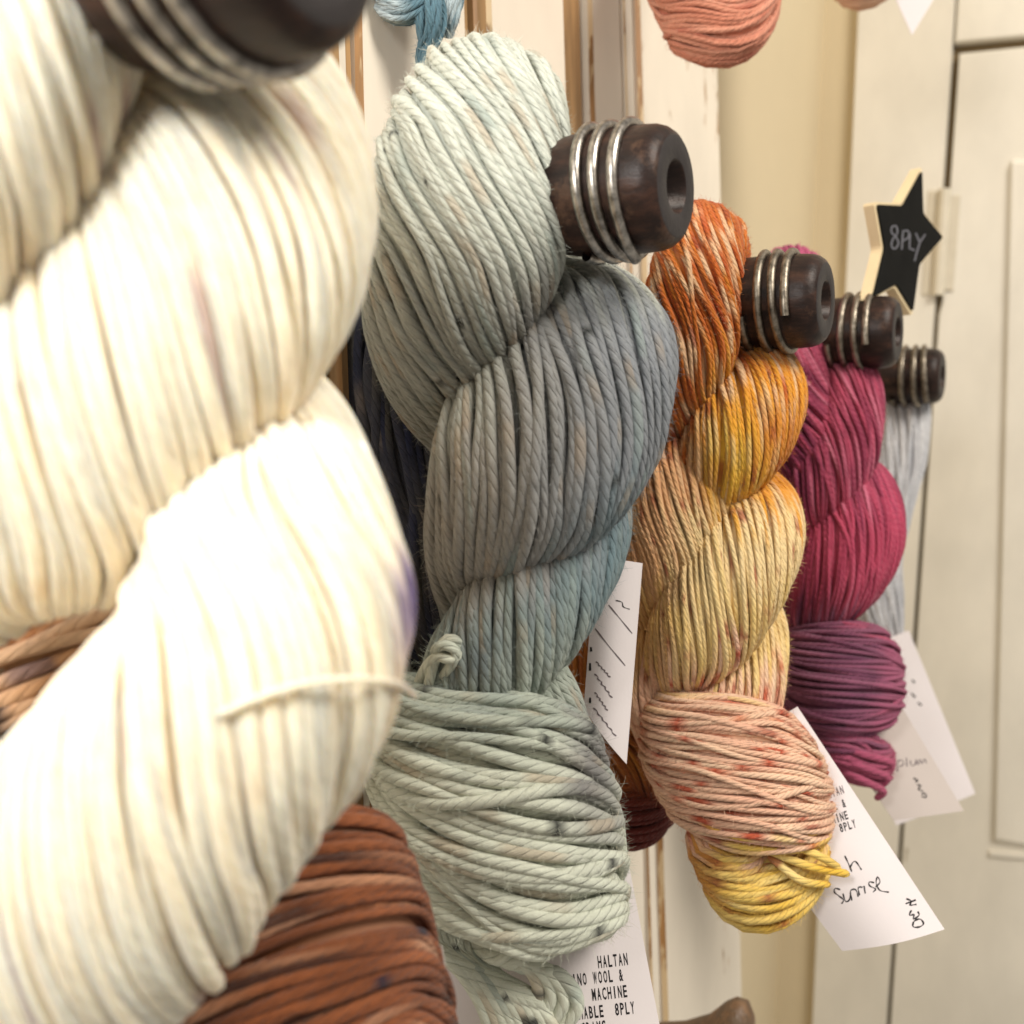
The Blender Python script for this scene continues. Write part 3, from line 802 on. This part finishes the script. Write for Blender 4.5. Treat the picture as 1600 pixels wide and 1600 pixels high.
sk = empty('yarn_tail', tuple(P(665, 90, DTE)), 'pale teal twisted yarn tail hanging above the grey green skein', 'yarn tail')
kt = dict(mat='fine', pitch=0.0036, sides=6, jit=1.6, rand_top=0.3, fuzz=2500)
sweep(sk, 'bundle', [(672, -90, -12, 40, 30), (660, -200, -20, 52, 44), (676, -330, -20, 54, 46), (660, -460, -30, 44, 38)], DTE, (1, 0), -2.5, 6, col_teal, 144, mat='fine', pitch=0.0036, sides=5)
sweep(sk, 'loop', [(650, -150, -10, 20, 18), (606, -60, 0, 22, 20), (606, 0, 10, 24, 22), (630, 16, 16, 22, 20), (654, 0, 18, 25, 22), (672, -40, 10, 20, 18), (676, -130, -5, 16, 14)], DTE, (-0.3, -1), 2.5, 5, col_teal, 141, **kt)
sweep(sk, 'loop', [(660, -120, -10, 18, 16), (662, -20, 10, 22, 20), (672, 34, 18, 24, 22), (670, 60, 8, 18, 16), (664, 90, -6, 13, 12), (668, 140, -20, 12, 11)], DTE, (1, 0), 3.5, 5, col_teal, 142, **kt)
sweep(sk, 'loop', [(700, -120, -20, 16, 14), (704, -30, -8, 20, 18), (700, 20, -8, 20, 18), (694, 56, -24, 14, 12)], DTE, (1, 0), 2.5, 5, lambda px, py, s, r: col_teal(px-90, py, s, r), 143, **kt)

# ------------------------------------------------------------------ stray fibres
for key, (root, lst) in FUZZ.items():
    Vs, Fs, Cs, off = [], [], [], 0
    rng = np.random.RandomState(3)
    for p0, p1, p2, u, colf, C, s in lst:
        m = len(p0)
        w = 0.00004
        side = np.cross(p2-p0, -BCK); side /= np.linalg.norm(side, axis=1)[:, None]+1e-9
        side2 = np.cross(side, p2-p0); side2 /= np.linalg.norm(side2, axis=1)[:, None]+1e-9
        V = np.stack([p0-side*w, p0+side*w, p1+side*w, p1-side*w, p2+side*w*.4, p2-side*w*.4], 1).reshape(-1, 3)
        b = (np.arange(m)*6)[:, None] + off
        Fs.append(np.concatenate([b+np.array([[0, 1, 2, 3]]), b+np.array([[3, 2, 4, 5]])]))
        px, py = to_px(C)
        cl = lin(np.clip(colf(px, py, s, np.random.RandomState(1)), 4, 250))
        cu = np.stack([np.interp(u, s, cl[:, q]) for q in range(3)], 1)
        Cs.append(np.repeat(cu, 6, axis=0)); Vs.append(V); off += len(V)
    F = np.concatenate(Fs)
    o = link('stray_fibres', np_mesh('stray_fibres', np.concatenate(Vs), F, np.concatenate(Cs), np.zeros((len(F)*4, 2))), YARN['fine'], root)
    o['kind'] = 'stuff'

# ------------------------------------------------------------------ paper tags
class Tag:
    """thin card; px corners TL TR BR BL, each with its own depth"""
    def __init__(s, label, corners, mat, bend=0.0, group='paper price tags', name='paper_tag', thick=0.00035):
        s.Q = [P(x, y, d) for x, y, d in corners]
        s.px = [np.array((x, y), float) for x, y, d in corners]
        s.bend = bend
        e1, e2 = s.Q[1]-s.Q[0], s.Q[3]-s.Q[0]
        n = np.cross(e1, e2); n /= np.linalg.norm(n)
        if np.dot(n, CAM - s.Q[0]) < 0: n = -n
        s.n = n
        NU, NV = 48, 14
        top = [s.at(u/NU, v/NV) for v in range(NV+1) for u in range(NU+1)]
        V = top + [p - n*thick for p in top]
        W = NU+1; K = len(top); F = []
        for v in range(NV):
            for u in range(NU):
                a = v*W+u
                F.append((a, a+1, a+W+1, a+W)); F.append((K+a, K+a+W, K+a+W+1, K+a+1))
        for u in range(NU):
            F.append((u, K+u, K+u+1, u+1)); a = NV*W+u; F.append((a, a+1, K+a+1, K+a))
        for v in range(NV):
            a = v*W; F.append((a, a+W, K+a+W, K+a)); a = v*W+NU; F.append((a, K+a, K+a+W, a+W))
        s.o = link(name, py_mesh(name, V, F, False), mat)
        tag(s.o, label, 'tag', group)
    def at(s, u, v, lift=0.0):
        q = s.Q
        p = q[0]*(1-u)*(1-v) + q[1]*u*(1-v) + q[2]*u*v + q[3]*(1-u)*v
        return p + s.n*(s.bend*math.sin(PI*u) + lift)
    def uv(s, x, y):
        """pixel -> (u, v) on the card, by Newton steps on the projected bilinear patch"""
        u, v = 0.5, 0.5
        for _ in range(12):
            a = np.array(to_px(s.at(u, v))); e = 1e-3
            J = np.stack([(np.array(to_px(s.at(u+e, v)))-a)/e, (np.array(to_px(s.at(u, v+e)))-a)/e], 1)
            d = np.linalg.solve(J, np.array((x, y))-a)
            u += d[0]; v += d[1]
        return u, v
    def strokes(s, lines, w, mat, name='handwriting'):
        """pen strokes given as pixel polylines"""
        V, F = [], []
        for ln in lines:
            pts = np.array(ln, float)
            if len(pts) > 2:
                pts, _ = catmull(np.hstack([pts, np.zeros((len(pts), 1))]), len(pts)*4); pts = pts[:, :2]
            tg = np.gradient(pts, axis=0); tg /= np.linalg.norm(tg, axis=1)[:, None]+1e-9
            nn = np.stack([-tg[:, 1], tg[:, 0]], 1)
            b = len(V)
            for i, p in enumerate(pts):
                ww = w*(0.8+0.3*math.sin(i*0.9))
                for sg in (-1, 1):
                    V.append(s.at(*s.uv(*(p+nn[i]*ww*sg)), 0.00012))
            for i in range(len(pts)-1):
                a = b+2*i; F.append((a, a+1, a+3, a+2))
        return link(name, py_mesh(name, V, F), mat, s.o)
    def text(s, body, p0, ex, ey, mat, name='lettering'):
        """printed monospaced line: p0 = pixel of the first letter's foot, ex = pixel step per letter, ey = cap height"""
        p0, ex, ey = map(lambda q: np.array(q, float), (p0, ex, ey))
        V, F = [], []
        for i, ch in enumerate(body):
            if ch == ' ': continue
            cu = bpy.data.curves.new('t', 'FONT'); cu.body = ch; cu.size = 1.0; cu.resolution_u = 2
            cu.offset = 0.02
            to = bpy.data.objects.new('t', cu); coll.objects.link(to)
            me = bpy.data.meshes.new_from_object(to.evaluated_get(bpy.context.evaluated_depsgraph_get()))
            bpy.data.objects.remove(to)
            xs = [v.co.x for v in me.vertices]
            mx, wd = (max(xs)+min(xs))/2, max(max(xs)-min(xs), 0.42)
            b = len(V)
            for v in me.vertices:
                q = p0 + ex*(i + (v.co.x-mx)/wd*0.72) + ey*(v.co.y/0.7)
                V.append(s.at(*s.uv(*q), 0.00012))
            F += [tuple(b+k for k in p.vertices) for p in me.polygons]
            bpy.data.meshes.remove(me)
        return link(name, py_mesh(name, V, F), mat, s.o)

# grey skein's tag
t = Tag('white printed care tag hanging under the grey green skein', [(650, 1290, .42), (971, 1290, .415), (1062, 1765, .40), (742, 1800, .40)], PAPER, 0.007)
for body, p0 in (('HALTAN', (938, 1512)), ('MERINO WOOL &', (874, 1543)), ('MACHINE', (929, 1563)), ('WASHABLE  8PLY', (884, 1595)), ('100 GRAMS', (880, 1620))):
    t.text(body, p0, (8.1, -0.9), (-2.0, -18.5), INK)
t.strokes([[(704, 1562), (707, 1576), (711, 1590)]], 2.2, INK)
# brown skein's tag
Tag('paper tag with shade painted in as grey under the rust brown skein', [(560, 1500, .31), (690, 1478, .30), (725, 1680, .30), (600, 1700, .31)], PAPER_SHADED, 0.0)
# folded tag between grey and orange skeins
t = Tag('white folded tag with handwritten list between grey and orange skeins', [(930, 870, .445), (1004, 880, .44), (979, 1194, .435), (912, 1106, .44)], PAPER, 0.004)
t.strokes([[(951, 945), (970, 968), (988, 990)], [(930, 982), (952, 1010), (977, 1040)]], 1.0, PENCIL)
t.strokes([[(962, 938), (972, 941), (974, 948), (984, 952)]], 0.9, INK)
for (a, b) in (((932, 1034), (953, 1058)), ((930, 1053), (956, 1090)), ((930, 1082), (949, 1110)), ((928, 1106), (962, 1150))):
    n = 9
    t.strokes([[(lerp(a[0], b[0], i/n) + (1.2 if i % 2 else -1.2), lerp(a[1], b[1], i/n)) for i in range(n+1)]], 1.1, PENCIL)
t.strokes([[(923, 1011), (924, 1018)], [(922, 1036), (922, 1048)], [(922, 1090), (922, 1099)]], 1.8, INK)
# orange skein's tag
t = Tag('white tag reading Sunrise hanging beside the orange yellow skein', [(1095, 1190, .50), (1246, 1104, .495), (1476, 1452, .47), (1316, 1486, .475)], PAPER, 0.006)
for body, p0 in (('HALTAN', (1284, 1251)), ('WOOL &', (1287, 1272)), ('MACHINE', (1284, 1293)), ('HABLE  8PLY', (1270, 1315))):
    t.text(body, p0, (6.6, -2.2), (-3.6, -12.5), PENCIL if body == 'HALTAN' else INK)
t.strokes([[(1320, 1337), (1326, 1350), (1331, 1362)], [(1328, 1356), (1333, 1347), (1338, 1347), (1346, 1359)]], 1.2, INK)
t.strokes([[(1313, 1390), (1305, 1388), (1304, 1394), (1311, 1400), (1318, 1406), (1315, 1412)],
           [(1317, 1396), (1321, 1408), (1327, 1406), (1329, 1394)], [(1331, 1407), (1329, 1392), (1337, 1390), (1341, 1401)],
           [(1343, 1399), (1341, 1387), (1348, 1386)], [(1352, 1396), (1350, 1384)], [(1366, 1379), (1358, 1378), (1359, 1384), (1368, 1389), (1364, 1394)],
           [(1368, 1386), (1375, 1378), (1371, 1370), (1369, 1380), (1375, 1391), (1389, 1394)]], 1.15, INK)
t.strokes([[(1416, 1404), (1424, 1408), (1422, 1414), (1432, 1413)], [(1415, 1412), (1431, 1406)],
           [(1424, 1422), (1421, 1430), (1428, 1429), (1427, 1436), (1436, 1430), (1434, 1424)],
           [(1427, 1440), (1427, 1448), (1437, 1448), (1443, 1443), (1438, 1436), (1430, 1438), (1427, 1442)]], 1.4, INK)
# plum skein's tag
t = Tag('tag painted grey for shade with faint writing behind the plum skein', [(1275, 1100, .63), (1396, 1082, .635), (1506, 1267, .62), (1396, 1282, .615)], PAPER_SHADED, 0.002)
t.strokes([[(1402, 1206), (1403, 1190), (1410, 1188), (1411, 1195), (1404, 1198)], [(1416, 1184), (1417, 1198)],
           [(1422, 1188), (1424, 1196), (1430, 1194), (1431, 1186), (1433, 1195)], [(1435, 1195), (1437, 1186), (1441, 1193), (1444, 1186), (1448, 1193)]], 0.9, PENCIL)
t.strokes([[(1427, 1216), (1434, 1219), (1430, 1222)], [(1433, 1226), (1439, 1228), (1435, 1233), (1442, 1236)], [(1440, 1240), (1446, 1240), (1446, 1246), (1440, 1244)]], 1.3, INK)
t.strokes([[(1388, 1120), (1398, 1118), (1402, 1126), (1394, 1132)]], 0.9, PENCIL)
# pale skein's tag
t = Tag('plain white tag of the pale grey skein in front of the cupboard', [(1300, 1030, .77), (1420, 985, .78), (1524, 1240, .76), (1400, 1290, .75)], PAPER, 0.002)
t.strokes([[(1425, 1062), (1429, 1067)], [(1424, 1083), (1430, 1090)], [(1434, 1098), (1440, 1102)]], 1.6, INK)
# tag at the top
Tag('lilac white tag corner hanging from the upper row near the cupboard', [(1310, -200, .75), (1390, -270, .76), (1466, -12, .76), (1425, 55, .755)], PAPER, 0.0)

# ------------------------------------------------------------------ chalkboard star
SP = P(1412, 375, 0.63)
vd = -BCK
sn_ = (BCK*math.cos(math.radians(52)) + RGT*math.sin(math.radians(52)))
sn_ /= np.linalg.norm(sn_)
out = [(1438, 267), (1440, 334), (1471, 371), (1434, 413), (1424, 487), (1398, 444), (1362, 464), (1380, 388), (1368, 320), (1408, 322)]
A = np.array([on_plane(x, y, SP, sn_) for x, y in out])
c = A.mean(axis=0)
# round the tips a little
def round_poly(A, f=0.07):
    o = []
    n = len(A)
    for i in range(n):
        a, b, d = A[i-1], A[i], A[(i+1) % n]
        o += [b+(a-b)*f, b*(1-f*0.6)+(a+d)/2*f*0.6, b+(d-b)*f]
    return np.array(o)
R1 = round_poly(A)
grow = c + (R1-c)*1.07
n = len(R1)
TH = 0.006
root = empty('chalkboard_star', tuple(P(1380, 470, 0.63)), 'black chalkboard star sign lettered 8PLY standing behind the peg', 'sign')
V = list(grow - sn_*TH) + list(grow) 
F = [(i, (i+1) % n, n+(i+1) % n, n+i) for i in range(n)] + [tuple(range(n, 2*n)), tuple(range(n))[::-1]]
link('plywood_star', py_mesh('plywood_star', V, F), STARWOOD, root)
V = list(R1 + sn_*0.0002) + list(R1 + sn_*0.0012)
face = link('chalk_face', py_mesh('chalk_face', V, F), CHALKB, root)
cl = [[(1401, 353), (1394, 354), (1393, 363), (1399, 369), (1404, 380), (1398, 389), (1393, 384), (1395, 374), (1402, 364), (1401, 354)],
      [(1409, 390), (1411, 360)], [(1411, 361), (1419, 361), (1419, 371), (1411, 376)], [(1422, 364), (1421, 388)], [(1421, 388), (1429, 391)],
      [(1431, 364), (1437, 379)], [(1446, 366), (1437, 380), (1429, 408)]]
V, F = [], []
for ln in cl:
    pts = np.array(ln, float)
    if len(pts) > 2:
        pts, _ = catmull(np.hstack([pts, np.zeros((len(pts), 1))]), len(pts)*4); pts = pts[:, :2]
    tg = np.gradient(pts, axis=0); tg /= np.linalg.norm(tg, axis=1)[:, None]+1e-9
    nn = np.stack([-tg[:, 1], tg[:, 0]], 1); b = len(V)
    for i, p in enumerate(pts):
        for sg in (-1, 1): V.append(on_plane(*(p+nn[i]*1.3*sg), SP + sn_*0.0014, sn_))
    F += [(b+2*i, b+2*i+1, b+2*i+3, b+2*i+2) for i in range(len(pts)-1)]
link('chalk_lettering', py_mesh('chalk_lettering', V, F), CHALK, face)
# clothes peg that grips the star's foot behind the peg
a = on_plane(1372, 455, SP, sn_) - sn_*0.0062
b = P(1352, 500, 0.615)
V2, F2, _ = tube_np(np.array([a, (a+b)/2, b]), 0.004, 8)
link('support_stick', np_mesh('support_stick', V2, F2), STARWOOD, root)

# ------------------------------------------------------------------ wooden end of a lower peg
D6 = 0.62
o = P(1128, 1668, D6)
base = o.copy(); base[0] = PB[0] - LEAN*(o[2]-PB[2]) - 0.01
WOOD = painted('brown_wood', (104, 84, 64), (120, 92, 66), 0.5, 0.5)
lp = empty('wooden_hook', tuple(base), 'rounded brown wooden hook sticking out of the lower board edge', 'hook')
L = o[0]-base[0]
Vh, Fh = [], []
prof = [(0, .010), (.3*L, .011), (.6*L, .013), (.85*L, .016), (1.0*L, .021), (1.1*L, .022), (1.2*L, .019), (1.27*L, .011), (1.3*L, .0005)]
for x, r in prof:
    for k in range(28):
        a = 2*PI*k/28
        Vh.append(base + np.array([x, r*math.cos(a)*0.75, r*math.sin(a)*1.15 + 0.25*x*x/L]))
for i in range(len(prof)-1):
    for k in range(28): Fh.append((i*28+k, i*28+(k+1) % 28, (i+1)*28+(k+1) % 28, (i+1)*28+k))
link('hook_body', py_mesh('hook_body', Vh, Fh, True), WOOD, lp)
